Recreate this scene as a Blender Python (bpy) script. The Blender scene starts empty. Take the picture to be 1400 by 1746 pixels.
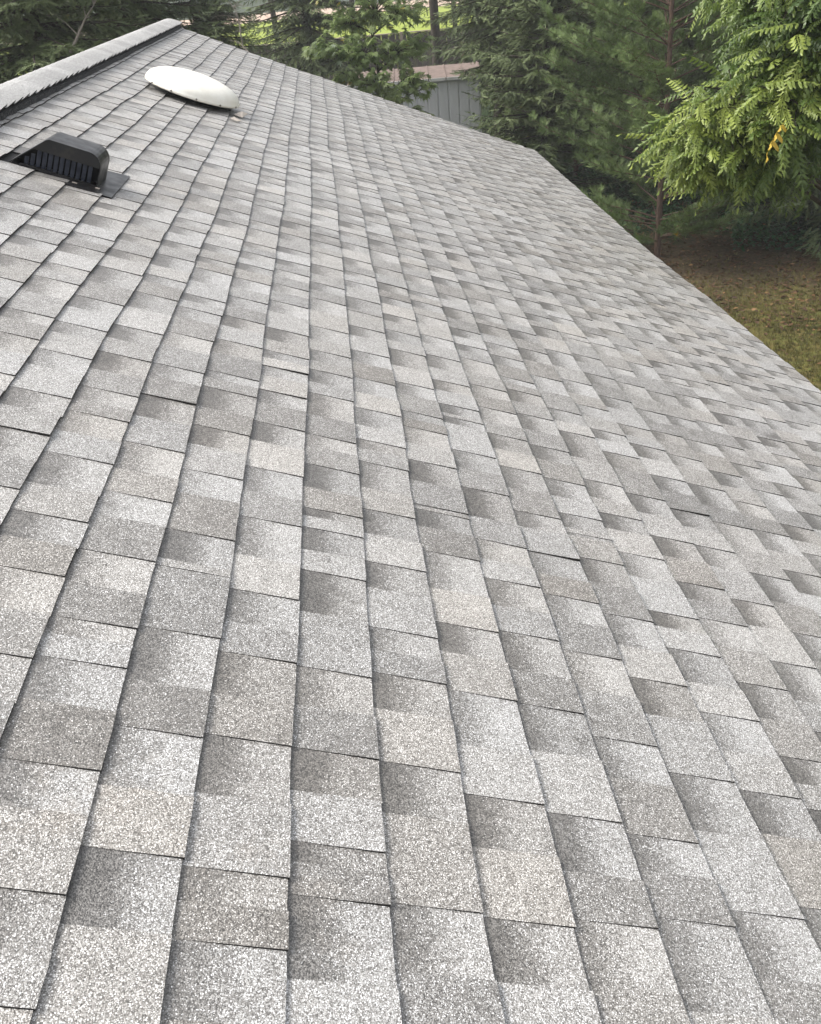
import bpy, math, random
import numpy as np
from mathutils import Matrix, Vector
random.seed(7); rng = np.random.default_rng(7)
sc = bpy.context.scene; COL = sc.collection
HAZE = .0016
TH = math.radians(22.6); CT, ST = math.cos(TH), math.sin(TH); ZR = 4.3

# ---------------------------------------------------------------- camera, sky, sun, exposure
CAM = np.array([1.50995, 0.0, 4.84971])
RW = np.array([0.9938416, -0.08214017, -0.07437656]); UW = np.array([0.10545578, 0.49498547, 0.8624781]); FW = np.array([0.03402878, 0.86501005, -0.5005993])
FPX = 1650.0
cd = bpy.data.cameras.new('camera'); cam = bpy.data.objects.new('camera', cd); COL.objects.link(cam)
cam.matrix_world = Matrix(((RW[0], UW[0], -FW[0], CAM[0]), (RW[1], UW[1], -FW[1], CAM[1]), (RW[2], UW[2], -FW[2], CAM[2]), (0, 0, 0, 1)))
cd.sensor_fit = 'HORIZONTAL'; cd.sensor_width = 36; cd.lens = FPX / 1400 * 36; cd.clip_start = 0.05; cd.clip_end = 2000
sc.camera = cam
SUN_EL, SUN_AZ = math.radians(52), math.radians(-80)      # azimuth measured from +Y towards +X
w = bpy.data.worlds.new('World'); sc.world = w; w.use_nodes = True
nt = w.node_tree; nt.nodes.clear()
sky = nt.nodes.new('ShaderNodeTexSky'); sky.sky_type = 'NISHITA'; sky.sun_disc = False
sky.sun_elevation = SUN_EL; sky.sun_rotation = SUN_AZ; sky.air_density = 1.0; sky.dust_density = 4.0
hsv = nt.nodes.new('ShaderNodeHueSaturation'); hsv.inputs['Saturation'].default_value = 0.22
bg = nt.nodes.new('ShaderNodeBackground'); bg.inputs['Strength'].default_value = 0.15
wo = nt.nodes.new('ShaderNodeOutputWorld')
nt.links.new(sky.outputs[0], hsv.inputs['Color']); nt.links.new(hsv.outputs[0], bg.inputs[0]); nt.links.new(bg.outputs[0], wo.inputs[0])
sd = bpy.data.lights.new('sun', 'SUN'); sd.energy = 1.5; sd.angle = math.radians(22); sd.color = (1, .945, .865)
so = bpy.data.objects.new('sun', sd); COL.objects.link(so)
sdir = Vector((math.sin(SUN_AZ) * math.cos(SUN_EL), math.cos(SUN_AZ) * math.cos(SUN_EL), math.sin(SUN_EL)))
so.rotation_euler = sdir.to_track_quat('Z', 'Y').to_euler()
sc.view_settings.view_transform = 'Standard'; sc.view_settings.look = 'None'; sc.view_settings.gamma = 1
sc.view_settings.use_curve_mapping = False; sc.view_settings.exposure = 1.05

# ---------------------------------------------------------------- helpers
def proj(p):
    v = np.asarray(p, float) - CAM; d = v @ FW
    return 700 + FPX * (v @ RW) / d, 873 - FPX * (v @ UW) / d, d
def ray(u, v):
    d = FW + RW * (u - 700) / FPX - UW * (v - 873) / FPX; return d / np.linalg.norm(d)
def at(u, v, dist):
    d = ray(u, v); return CAM + d * dist / math.hypot(d[0], d[1])
def R2W(t, s, n): return np.array([t * CT + n * ST, s, ZR - t * ST + n * CT])
def back(u, v):                                     # picture point -> point of the roof plane (t downslope, s along the ridge)
    d = ray(u, v); N = np.array([ST, 0, CT]); P0 = np.array([0, 0, ZR])
    p = CAM + d * (((P0 - CAM) @ N) / (d @ N)); q = p - P0
    return q[0] * CT - q[2] * ST, q[1]

def mat(name, build=None, color=(.5, .5, .5), rough=.8, spec=.3, **kw):
    m = bpy.data.materials.new(name); m.use_nodes = True; n = m.node_tree
    b = n.nodes['Principled BSDF']; b.inputs['Base Color'].default_value = (*color, 1)
    b.inputs['Roughness'].default_value = rough; b.inputs['Specular IOR Level'].default_value = spec
    for k, v in kw.items(): b.inputs[k.replace('_', ' ')].default_value = v
    if build: build(n, b)
    return m
def N(n, t, **kw):
    x = n.nodes.new(t)
    for k, v in kw.items():
        if k in x.inputs: x.inputs[k].default_value = v
        else: setattr(x, k, v)
    return x
def noise(n, scale, detail=4, rough=.6, vec=None):
    x = N(n, 'ShaderNodeTexNoise', Scale=scale, Detail=detail, Roughness=rough)
    if vec is not None: n.links.new(vec, x.inputs['Vector'])
    return x.outputs['Fac']
def ramp(n, fac, stops, interp='LINEAR'):
    r = n.nodes.new('ShaderNodeValToRGB'); r.color_ramp.interpolation = interp; e = r.color_ramp.elements
    while len(e) < len(stops): e.new(.5)
    for k, (p, c) in enumerate(stops): e[k].position = p; e[k].color = (*c, 1) if hasattr(c, '__len__') else (c, c, c, 1)
    n.links.new(fac, r.inputs[0]); return r.outputs[0]
def mix(n, fac, a, b, mode='MIX'):
    x = n.nodes.new('ShaderNodeMix'); x.data_type = 'RGBA'; x.blend_type = mode
    for sock, v in ((x.inputs[0], fac), (x.inputs[6], a), (x.inputs[7], b)):
        if hasattr(v, 'links'): n.links.new(v, sock)
        elif hasattr(v, '__len__'): sock.default_value = (*v, 1)
        else: sock.default_value = v
    return x.outputs[2]
def math_(n, op, a, b=0.0, c=None, clamp=False):
    x = n.nodes.new('ShaderNodeMath'); x.operation = op; x.use_clamp = clamp
    for i, v in enumerate((a, b) if c is None else (a, b, c)):
        if hasattr(v, 'links'): n.links.new(v, x.inputs[i])
        else: x.inputs[i].default_value = v
    return x.outputs[0]
def bump(n, b, h, strength, dist):
    x = N(n, 'ShaderNodeBump', Strength=strength, Distance=dist); n.links.new(h, x.inputs['Height']); n.links.new(x.outputs[0], b.inputs['Normal'])
def pos(n): return n.nodes.new('ShaderNodeNewGeometry').outputs['Position']

def mesh_obj(name, verts, faces, mats, parent=None, smooth=False, mi=None, origin=None, tone=None, uv=None, loc=None):
    me = bpy.data.meshes.new(name); V = np.asarray(verts, float)
    if origin is not None: V = V - np.asarray(origin)
    me.from_pydata([tuple(v) for v in V], [], [tuple(f) for f in faces])
    for m in (mats if isinstance(mats, (list, tuple)) else [mats]): me.materials.append(m)
    if mi is not None: me.polygons.foreach_set('material_index', np.asarray(mi, np.int32))
    if smooth: me.polygons.foreach_set('use_smooth', np.ones(len(me.polygons), bool))
    if tone is not None:
        a = me.color_attributes.new('tone', 'FLOAT_COLOR', 'POINT'); a.data.foreach_set('color', np.asarray(tone, np.float32).ravel())
    if uv is not None:
        l = me.uv_layers.new(name='UVMap'); idx = np.zeros(len(me.loops), np.int32); me.loops.foreach_get('vertex_index', idx)
        l.data.foreach_set('uv', np.asarray(uv, np.float32)[idx].ravel())
    me.update()
    o = bpy.data.objects.new(name, me); COL.objects.link(o)
    if origin is not None: o.location = origin
    if loc is not None: o.location = loc
    if parent: o.parent = parent
    return o
def fast_mesh(name, V, T, m, tone=None):            # big triangle soups
    me = bpy.data.meshes.new(name); V = np.asarray(V, np.float32); T = np.asarray(T, np.int32)
    me.vertices.add(len(V)); me.vertices.foreach_set('co', V.ravel())
    me.loops.add(T.size); me.loops.foreach_set('vertex_index', T.ravel())
    me.polygons.add(len(T)); me.polygons.foreach_set('loop_start', np.arange(0, T.size, 3, dtype=np.int32))
    try: me.polygons.foreach_set('loop_total', np.full(len(T), 3, np.int32))
    except Exception: pass
    me.materials.append(m)
    if tone is not None:
        a = me.color_attributes.new('tone', 'FLOAT_COLOR', 'POINT'); c = np.ones((len(V), 4), np.float32); c[:, :3] = tone
        a.data.foreach_set('color', c.ravel())
    me.update(calc_edges=True); return me
def link(me, name, parent=None, loc=(0, 0, 0)):
    o = bpy.data.objects.new(name, me); COL.objects.link(o); o.location = loc
    if parent: o.parent = parent
    return o
def empty(name, loc, label=None, cat=None, group=None, rz=0):
    o = bpy.data.objects.new(name, None); COL.objects.link(o); o.location = loc; o.rotation_euler = (0, 0, rz); o.empty_display_size = .2
    return tag(o, label, cat, group)
def tag(o, label=None, cat=None, group=None, kind=None):
    for k, v in (('label', label), ('category', cat), ('group', group), ('kind', kind)):
        if v: o[k] = v
    return o
def box_vf(a, b):
    (x0, y0, z0), (x1, y1, z1) = a, b
    V = [(x0, y0, z0), (x1, y0, z0), (x1, y1, z0), (x0, y1, z0), (x0, y0, z1), (x1, y0, z1), (x1, y1, z1), (x0, y1, z1)]
    return V, [(0, 3, 2, 1), (4, 5, 6, 7), (0, 1, 5, 4), (1, 2, 6, 5), (2, 3, 7, 6), (3, 0, 4, 7)]
def box(name, a, b, m, parent=None, bevel=0.0):
    V, F = box_vf(a, b); c = (np.array(a) + np.array(b)) / 2
    o = mesh_obj(name, V, F, m, parent, origin=c)
    if bevel:
        md = o.modifiers.new('bevel', 'BEVEL'); md.width = bevel; md.segments = 2
    return o
def tubes(paths, sides=6):                          # list of (points, radii) -> verts, tris
    VV, TT, k = [], [], 0
    for P, Rr in paths:
        P = np.asarray(P, float); n = len(P)
        D = np.gradient(P, axis=0); D /= np.linalg.norm(D, axis=1)[:, None] + 1e-9
        ref = np.where(np.abs(D[:, 2:3]) > .9, np.array([[1., 0, 0]]), np.array([[0, 0, 1.]]))
        A = np.cross(D, ref); A /= np.linalg.norm(A, axis=1)[:, None] + 1e-9; B = np.cross(D, A)
        an = np.arange(sides) * 2 * math.pi / sides
        ring = P[:, None] + np.asarray(Rr)[:, None, None] * (np.cos(an)[None, :, None] * A[:, None] + np.sin(an)[None, :, None] * B[:, None])
        VV.append(ring.reshape(-1, 3))
        i, j = np.meshgrid(np.arange(n - 1), np.arange(sides), indexing='ij'); a = k + i * sides + j; b = k + i * sides + (j + 1) % sides
        TT.append(np.stack([a, b, b + sides], -1).reshape(-1, 3)); TT.append(np.stack([a, b + sides, a + sides], -1).reshape(-1, 3)); k += n * sides
    return np.concatenate(VV), np.concatenate(TT)
def scatter(tv, tt, P, M, S):                       # template (tv,tt) placed n times: position, 3x3 frame, size
    n = len(P); V = np.einsum('nij,kj->nki', M, tv) * np.asarray(S)[:, None, None] + P[:, None]
    T = tt[None] + (np.arange(n) * len(tv))[:, None, None]
    return V.reshape(-1, 3), T.reshape(-1, 3)
def frames(D, roll=None, up=(0, 0, 1)):             # local X along D, local Z as near up as can be, then rolled
    D = D / (np.linalg.norm(D, axis=1)[:, None] + 1e-9); U = np.tile(np.array(up, float), (len(D), 1)) + 1e-3
    Y = np.cross(U, D); Y /= np.linalg.norm(Y, axis=1)[:, None] + 1e-9; Z = np.cross(D, Y)
    if roll is not None:
        c, s = np.cos(roll)[:, None], np.sin(roll)[:, None]; Y, Z = c * Y + s * Z, -s * Y + c * Z
    return np.stack([D, Y, Z], -1)

# ---------------------------------------------------------------- materials
def m_shingle(n, b):
    P = pos(n)
    at_ = N(n, 'ShaderNodeAttribute', attribute_name='tone'); sep = n.nodes.new('ShaderNodeSeparateColor'); n.links.new(at_.outputs['Color'], sep.inputs[0])
    L, W, K = sep.outputs
    uv = n.nodes.new('ShaderNodeUVMap'); us = n.nodes.new('ShaderNodeSeparateXYZ'); n.links.new(uv.outputs[0], us.inputs[0]); u, v = us.outputs[0], us.outputs[1]
    v1 = N(n, 'ShaderNodeTexVoronoi', Scale=590.0); n.links.new(P, v1.inputs['Vector']); s1 = n.nodes.new('ShaderNodeSeparateColor'); n.links.new(v1.outputs['Color'], s1.inputs[0])
    v2 = N(n, 'ShaderNodeTexVoronoi', Scale=290.0); n.links.new(P, v2.inputs['Vector']); s2 = n.nodes.new('ShaderNodeSeparateColor'); n.links.new(v2.outputs['Color'], s2.inputs[0])
    g = math_(n, 'ADD', math_(n, 'MULTIPLY', s1.outputs[0], .72), math_(n, 'MULTIPLY', s2.outputs[0], .28))
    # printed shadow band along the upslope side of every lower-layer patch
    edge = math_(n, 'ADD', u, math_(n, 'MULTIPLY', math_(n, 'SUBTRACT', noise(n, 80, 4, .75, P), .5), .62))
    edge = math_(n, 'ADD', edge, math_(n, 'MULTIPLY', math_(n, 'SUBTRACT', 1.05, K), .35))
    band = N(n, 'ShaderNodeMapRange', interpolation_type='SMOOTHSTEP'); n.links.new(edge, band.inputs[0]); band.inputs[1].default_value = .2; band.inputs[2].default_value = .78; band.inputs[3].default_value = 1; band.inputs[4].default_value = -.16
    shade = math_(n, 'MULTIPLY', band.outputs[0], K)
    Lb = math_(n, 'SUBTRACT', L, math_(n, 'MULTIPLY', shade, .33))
    # weathering: broad mottling, darker streaks, small worn spots
    mot = math_(n, 'MULTIPLY', math_(n, 'SUBTRACT', noise(n, 2.2, 5, .6, P), .5), .30)
    mot2 = math_(n, 'MULTIPLY', math_(n, 'SUBTRACT', noise(n, 28, 4, .65, P), .5), .34)
    st = ramp(n, noise(n, 3.3, 6, .62, P), [(.63, 0), (.73, 1)])
    fine = ramp(n, noise(n, 17, 5, .7, P), [(.45, 0), (.62, 1)])
    stain = math_(n, 'MULTIPLY', math_(n, 'MULTIPLY', st, fine), .34)
    Lc = math_(n, 'SUBTRACT', math_(n, 'ADD', Lb, math_(n, 'ADD', mot, mot2)), stain)
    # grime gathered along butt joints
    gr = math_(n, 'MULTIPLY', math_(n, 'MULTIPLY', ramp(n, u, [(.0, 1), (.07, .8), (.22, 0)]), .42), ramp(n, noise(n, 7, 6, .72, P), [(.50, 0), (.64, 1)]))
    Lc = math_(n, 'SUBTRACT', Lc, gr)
    v3 = N(n, 'ShaderNodeTexVoronoi', Scale=390.0); n.links.new(P, v3.inputs['Vector']); s3 = n.nodes.new('ShaderNodeSeparateColor'); n.links.new(v3.outputs['Color'], s3.inputs[0])
    x = math_(n, 'ADD', math_(n, 'MULTIPLY', math_(n, 'SUBTRACT', g, .5), .85), math_(n, 'ADD', math_(n, 'MULTIPLY', Lc, .62), .205), clamp=True)
    col = ramp(n, x, [(0, (.022, .020, .018)), (.25, (.080, .075, .069)), (.5, (.172, .163, .152)), (.75, (.28, .270, .256)), (1, (.46, .45, .44))])
    def flecks(rnd, dist, lo, k, rad):
        thr = math_(n, 'SUBTRACT', lo, math_(n, 'MULTIPLY', math_(n, 'SUBTRACT', Lc, .42), k))
        m = N(n, 'ShaderNodeMapRange', interpolation_type='SMOOTHSTEP'); n.links.new(math_(n, 'SUBTRACT', rnd, thr), m.inputs[0]); m.inputs[1].default_value = -.03; m.inputs[2].default_value = .05
        return math_(n, 'MULTIPLY', m.outputs[0], math_(n, 'LESS_THAN', dist, rad))
    col = mix(n, math_(n, 'MULTIPLY', flecks(s1.outputs[1], v1.outputs['Distance'], .86, .95, .50), .80), col, (.66, .66, .65))
    col = mix(n, math_(n, 'MULTIPLY', flecks(s3.outputs[1], v3.outputs['Distance'], .90, .80, .44), .92), col, (.84, .84, .84))
    wm = math_(n, 'MULTIPLY', W, 1.0)
    col = mix(n, wm, col, mix(n, 1.0, col, (1.0, .945, .87), 'MULTIPLY'))
    rust = ramp(n, noise(n, 1.7, 5, .75, P), [(.66, 0), (.74, 1)])
    col = mix(n, math_(n, 'MULTIPLY', rust, .22), col, mix(n, 1.0, col, (1.0, .86, .70), 'MULTIPLY'))
    n.links.new(col, b.inputs['Base Color'])
    bump(n, b, math_(n, 'ADD', math_(n, 'MULTIPLY', v1.outputs['Distance'], -.6), math_(n, 'MULTIPLY', v2.outputs['Distance'], -.4)), .55, .0022)
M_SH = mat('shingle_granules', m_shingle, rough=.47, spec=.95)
M_EDGE = mat('asphalt_cut_edge', lambda n, b: n.links.new(ramp(n, noise(n, 160, 3, .7, pos(n)), [(.35, (.012, .011, .010)), (.7, (.06, .056, .052))]), b.inputs['Base Color']), rough=.9, spec=.2)
def m_cap(n, b):
    P = pos(n); a = N(n, 'ShaderNodeAttribute', attribute_name='tone')
    v1 = N(n, 'ShaderNodeTexVoronoi', Scale=400.0); n.links.new(P, v1.inputs['Vector']); s1 = n.nodes.new('ShaderNodeSeparateColor'); n.links.new(v1.outputs['Color'], s1.inputs[0])
    c = ramp(n, s1.outputs[0], [(0, (.17, .165, .16)), (.5, (.40, .395, .39)), (1, (.70, .70, .69))])
    c = mix(n, 1.0, c, a.outputs['Color'], 'MULTIPLY'); c = mix(n, ramp(n, noise(n, 14, 5, .6, P), [(.4, 0), (.75, .5)]), c, (.26, .255, .25))
    n.links.new(c, b.inputs['Base Color']); bump(n, b, v1.outputs['Distance'], .4, .002)
M_CAP = mat('ridge_cap_granules', m_cap, rough=.7, spec=.4)
def m_vent(n, b):
    P = pos(n); n.links.new(ramp(n, noise(n, 60, 5, .7, P), [(.35, (.035, .036, .040)), (.7, (.10, .10, .105))]), b.inputs['Base Color'])
M_FILT = mat('vent_filament', m_vent, rough=.85)
def m_blackpl(n, b):
    P = pos(n)
    f = ramp(n, noise(n, 9, 5, .7, P), [(.50, 0), (.75, 1)])
    n.links.new(mix(n, math_(n, 'MULTIPLY', f, .5), (.009, .009, .010), (.060, .050, .040)), b.inputs['Base Color'])
    n.links.new(ramp(n, noise(n, 14, 4, .6, P), [(.3, .28), (.8, .55)]), b.inputs['Roughness'])
M_BLK = mat('black_painted_metal', m_blackpl, spec=.5)
M_GRL = mat('blue_black_louvre', lambda n, b: n.links.new(ramp(n, noise(n, 30, 4, .6, pos(n)), [(.3, (.020, .024, .038)), (.7, (.050, .057, .080))]), b.inputs['Base Color']), rough=.5)
M_DARK = mat('dark_hollow', color=(.006, .006, .008), rough=.9)
def m_white(n, b):
    P = pos(n); f = ramp(n, noise(n, 7, 6, .7, P), [(.45, (.87, .845, .77)), (.8, (.76, .72, .63))]); n.links.new(f, b.inputs['Base Color'])
M_WHITE = mat('weathered_white_plastic', m_white, rough=.38, spec=.5)
M_CREAM = mat('cream_chipped_metal', color=(.46, .41, .36), rough=.7)
M_SCREW = mat('screw_head', color=(.12, .11, .10), rough=.5, Metallic=.6)
M_FASCIA = mat('white_fascia_paint', lambda n, b: n.links.new(ramp(n, noise(n, 5, 5, .6, pos(n)), [(.4, (.62, .61, .58)), (.7, (.72, .71, .69))]), b.inputs['Base Color']), rough=.6)
M_SIDING = mat('beige_siding', lambda n, b: n.links.new(ramp(n, noise(n, 3, 5, .6, pos(n)), [(.4, (.45, .42, .36)), (.7, (.52, .49, .43))]), b.inputs['Base Color']), rough=.7)
M_GLASS = mat('dark_window_glass', color=(.03, .035, .04), rough=.08, spec=.6)
def m_leaf(c_dark, c_mid, c_light, trans=.25, rough=.5):
    def f(n, b):
        a = N(n, 'ShaderNodeAttribute', attribute_name='tone'); s = n.nodes.new('ShaderNodeSeparateColor'); n.links.new(a.outputs['Color'], s.inputs[0])
        c = ramp(n, s.outputs[0], [(0, c_dark), (.5, c_mid), (1, c_light)])
        c = mix(n, s.outputs[1], c, (.62, .42, .06))      # yellowing
        c = mix(n, s.outputs[2], c, (.48, .55, .42))      # pale undersides
        n.links.new(c, b.inputs['Base Color'])
        if trans:
            t = n.nodes.new('ShaderNodeBsdfTranslucent'); n.links.new(c, t.inputs[0]); mx = n.nodes.new('ShaderNodeMixShader'); mx.inputs[0].default_value = trans
            out = n.nodes['Material Output']; n.links.new(b.outputs[0], mx.inputs[1]); n.links.new(t.outputs[0], mx.inputs[2]); n.links.new(mx.outputs[0], out.inputs[0])
    return f
M_SPR = mat('spruce_needles', m_leaf((.045, .066, .030), (.125, .162, .068), (.26, .31, .145), .1), rough=.6, spec=.3)
M_PINE = mat('pine_needles', m_leaf((.055, .090, .032), (.145, .21, .070), (.28, .36, .14), .2), rough=.55, spec=.3)
M_MAPLE = mat('maple_leaf', m_leaf((.13, .19, .065), (.30, .40, .15), (.46, .53, .27), .5), rough=.45, spec=.5)
M_WAL = mat('walnut_leaflet', m_leaf((.035, .070, .016), (.115, .175, .034), (.30, .36, .075), .3), rough=.42, spec=.5)
M_IVY = mat('ivy_leaf', m_leaf((.012, .045, .015), (.030, .085, .028), (.06, .14, .04), .15), rough=.5)
def m_bark(a, b_):
    def f(n, b):
        P = pos(n); mp = N(n, 'ShaderNodeMapping'); mp.inputs['Scale'].default_value = (14, 14, 3); n.links.new(P, mp.inputs[0])
        h = noise(n, 3, 6, .7, mp.outputs[0]); n.links.new(ramp(n, h, [(.3, a), (.7, b_)]), b.inputs['Base Color']); bump(n, b, h, .8, .02)
    return f
M_BARKR = mat('reddish_pine_bark', m_bark((.05, .034, .026), (.18, .115, .085)), rough=.9)
M_BARK = mat('dark_grey_bark', m_bark((.025, .020, .016), (.085, .07, .055)), rough=.9)
M_TWIG = mat('dead_grey_twig', m_bark((.14, .12, .10), (.30, .27, .23)), rough=.9)
def m_wood(n, b):
    P = pos(n); a = N(n, 'ShaderNodeAttribute', attribute_name='tone'); mp = N(n, 'ShaderNodeMapping'); mp.inputs['Scale'].default_value = (12, 12, 1.2); n.links.new(P, mp.inputs[0])
    c = ramp(n, noise(n, 3, 6, .65, mp.outputs[0]), [(.3, (.045, .036, .030)), (.7, (.15, .125, .105))]); n.links.new(c, b.inputs['Base Color'])
M_WOOD = mat('weathered_fence_wood', m_wood, rough=.9)
M_CAPW = mat('sun_bleached_wood', color=(.34, .27, .22), rough=.9)
def m_shedm(n, b):
    P = pos(n); mp = N(n, 'ShaderNodeMapping'); mp.inputs['Scale'].default_value = (3, 3, .6); n.links.new(P, mp.inputs[0])
    n.links.new(ramp(n, noise(n, 3, 5, .6, mp.outputs[0]), [(.35, (.64, .64, .65)), (.7, (.72, .72, .73))]), b.inputs['Base Color'])
M_SHED = mat('grey_painted_sheet_metal', m_shedm, rough=.5)
M_SHROOF = mat('faded_brown_shed_roof', lambda n, b: n.links.new(ramp(n, noise(n, 6, 6, .7, pos(n)), [(.35, (.16, .12, .105)), (.7, (.25, .195, .17))]), b.inputs['Base Color']), rough=.8)
def m_ground(n, b):
    P = pos(n); sp = n.nodes.new('ShaderNodeSeparateXYZ'); n.links.new(P, sp.inputs[0]); X, Y, Z = sp.outputs
    grass = ramp(n, noise(n, 5, 8, .75, P), [(.3, (.090, .075, .026)), (.45, (.15, .12, .042)), (.58, (.13, .145, .038)), (.75, (.22, .19, .075))])
    litter = ramp(n, noise(n, 11, 8, .8, P), [(.3, (.028, .022, .014)), (.5, (.076, .057, .034)), (.66, (.13, .10, .055)), (.8, (.24, .18, .10))])
    ivy = ramp(n, noise(n, 4, 8, .75, P), [(.3, (.010, .016, .008)), (.5, (.022, .040, .014)), (.7, (.055, .040, .022))])
    wob = math_(n, 'MULTIPLY', math_(n, 'SUBTRACT', noise(n, .8, 6, .7, P), .5), 7.0)
    yy = math_(n, 'ADD', math_(n, 'ADD', Y, wob), math_(n, 'MULTIPLY', X, .15))
    c = mix(n, ramp_range(n, yy, 13.0, 16.0), grass, litter); c = mix(n, ramp_range(n, yy, 17.4, 19.8), c, ivy)
    n.links.new(c, b.inputs['Base Color']); bump(n, b, noise(n, 30, 6, .8, P), .7, .03)
def ramp_range(n, v, a, c):
    m = N(n, 'ShaderNodeMapRange', interpolation_type='SMOOTHSTEP'); n.links.new(v, m.inputs[0]); m.inputs[1].default_value = a; m.inputs[2].default_value = c; return m.outputs[0]
M_GROUND = mat('yard_ground', m_ground, rough=.95, spec=.1)
M_LAWN = mat('bright_mown_lawn', lambda n, b: n.links.new(ramp(n, noise(n, 1.2, 7, .7, pos(n)), [(.35, (.17, .23, .025)), (.65, (.29, .34, .05))]), b.inputs['Base Color']), rough=.9, spec=.1)
M_DRIVE = mat('pinkish_gravel_drive', lambda n, b: n.links.new(ramp(n, noise(n, 2, 6, .7, pos(n)), [(.35, (.38, .28, .21)), (.7, (.54, .42, .33))]), b.inputs['Base Color']), rough=.95, spec=.1)
M_GRASS = mat('grass_blade', m_leaf((.055, .055, .016), (.12, .11, .032), (.22, .20, .06), .2), rough=.7)
def m_litter(n, b):
    a = N(n, 'ShaderNodeAttribute', attribute_name='tone'); s = n.nodes.new('ShaderNodeSeparateColor'); n.links.new(a.outputs['Color'], s.inputs[0])
    n.links.new(ramp(n, s.outputs[0], [(0, (.040, .020, .012)), (.55, (.12, .062, .028)), (.85, (.30, .18, .08)), (1, (.58, .52, .42))]), b.inputs['Base Color'])
M_LITTER = mat('fallen_leaf', m_litter, rough=.7)

# ================================================================ SETTING
def quad(name, x0, y0, x1, y1, z, m):
    return tag(mesh_obj(name, [(x0, y0, z), (x1, y0, z), (x1, y1, z), (x0, y1, z)], [(0, 1, 2, 3)], m), kind='structure')
quad('ground', -400, -300, 400, 900, 0, M_GROUND)
YF = 42.0
quad('lawn', -150, YF + .3, 150, 110, .02, M_LAWN)
quad('driveway', -150, 104, 150, 122, .03, M_DRIVE)

# ---------------------------------------------------------------- the house
E = 0.143; NR = 29; S0, S1 = -3.0, 11.72; TR = -0.17        # course height, courses, roof extent along the ridge, ridge position
house = empty('house', (0, 0, 0), 'house under a weathered grey asphalt shingle roof with ridge vent', 'house')
cs = np.array([-3, 0, 4.3, 5.2, 6.4, 7.2, 9, 11.8]); cv = np.array([.3, .4, .55, .38, .05, -.35, -.42, -.45])
ph = rng.uniform(0, 6.28, 60)
def warp(i, s):                                     # index along the slope + s -> t on the roof plane (courses are laid by eye)
    c = np.interp(s, cs, cv); q = i + c * (np.clip(i, 0, 40) / 29.0) ** 1.3 + .10 * min(1, i / 10) * math.sin(math.pi * min(1, max(0, (s - 2) / 9)))*(1 if s < 9 else 1) * 0
    k = int(round(i)) % 50
    q += .022 * math.sin(s * 2.1 + ph[k]) + .014 * math.sin(s * 5.3 + ph[(k + 7) % 50])
    far = max(0, (s - 9) / 2.7); q -= .15 * far * math.sin(math.pi * min(1, i / 24))
    return q * E
def lift(t, s):                                     # gentle unevenness of the roof deck
    return .6 * (.0028 * math.sin(s * 5.15 + 1.3 * math.sin(t * 1.9)) + .002 * math.sin(s * 2.3 + t * 3.1) + .0016 * math.sin(s * 9.1 + t * 5)
            - .020 * math.sin(math.pi * min(1, max(0, t / 4.1))) * max(0, s) / 11.7)
RM = Matrix.Rotation(TH, 4, 'Y'); RM.translation = Vector((0, 0, ZR))
nx, ny = 22, 40
gv = []; TE = warp(29, 3) - .05
for a in range(nx + 1):
    for b_ in range(ny + 1):
        s = S0 + .02 + (S1 - S0 - .04) * b_ / ny; t = TR + (warp(29, s) - .02 - TR) * a / nx
        gv.append((t, s, lift(t, s) - .006))
gf = [(a * (ny + 1) + b_, (a + 1) * (ny + 1) + b_, (a + 1) * (ny + 1) + b_ + 1, a * (ny + 1) + b_ + 1) for a in range(nx) for b_ in range(ny)]
M_DECK = mat('roofing_felt', color=(.03, .03, .03), rough=.9)
deck = mesh_obj('roof', gv, gf, M_DECK, house); deck.matrix_local = RM

# shingle tab edges that can be read off the roof, as points of the picture turned into roof positions
cut = {}
def reg(ox, oy, z, pts):
    for a, b_ in pts:
        t, s = back(ox + a / z, oy + b_ / z); best = None
        for i in range(0, 29):
            d = abs(warp(i, s) - t)
            if best is None or d < best[0]: best = (d, i)
        if best[0] < .06: cut.setdefault(best[1] + 1, []).append(s)
reg(0, 1000, 2, [(165,97),(105,230),(460,133),(370,470),(0,585),(240,880),(735,222),(755,3),(680,500),(605,948),(565,1197),(545,1375),(985,270),(975,545),(960,860),(955,1043),(1235,133),(1243,290),(1265,592),(1290,1070)])
reg(700, 1000, 2, [(50,112),(85,345),(140,700),(210,1120),(255,140),(320,388),(415,762),(500,1125),(405,12),(470,205),(565,498),(680,832),(780,1120),(610,80),(695,297),(830,620),(885,735),(770,70),(835,200),(935,415),(1065,678),(1030,1095),(945,97),(1065,315),(1205,565),(1270,1083),(1045,30),(1190,245),(1270,150),(1335,487),(1365,97)])
reg(0, 400, 2, [(35,935),(260,1070),(340,865),(150,735),(415,700),(240,600),(45,520),(270,515),(205,297),(345,400),(480,545),(0,655),(0,750),(20,250),(550,997),(605,790),(650,645),(690,515),(700,458),(525,437),(560,325),(415,310),(265,205),(460,190),(610,190),(790,948),(815,780),(845,628),(865,520),(880,440),(885,385),(895,305),(1000,985),(1010,920),(1015,770),(1030,530),(1035,450),(1035,380),(1040,300),(1210,925),(1200,760),(1195,685),(1185,580),(1180,475),(1170,380),(1170,300),(1220,1105),(1340,590),(1355,645),(1320,490),(1370,755),(1385,905)])
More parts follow.
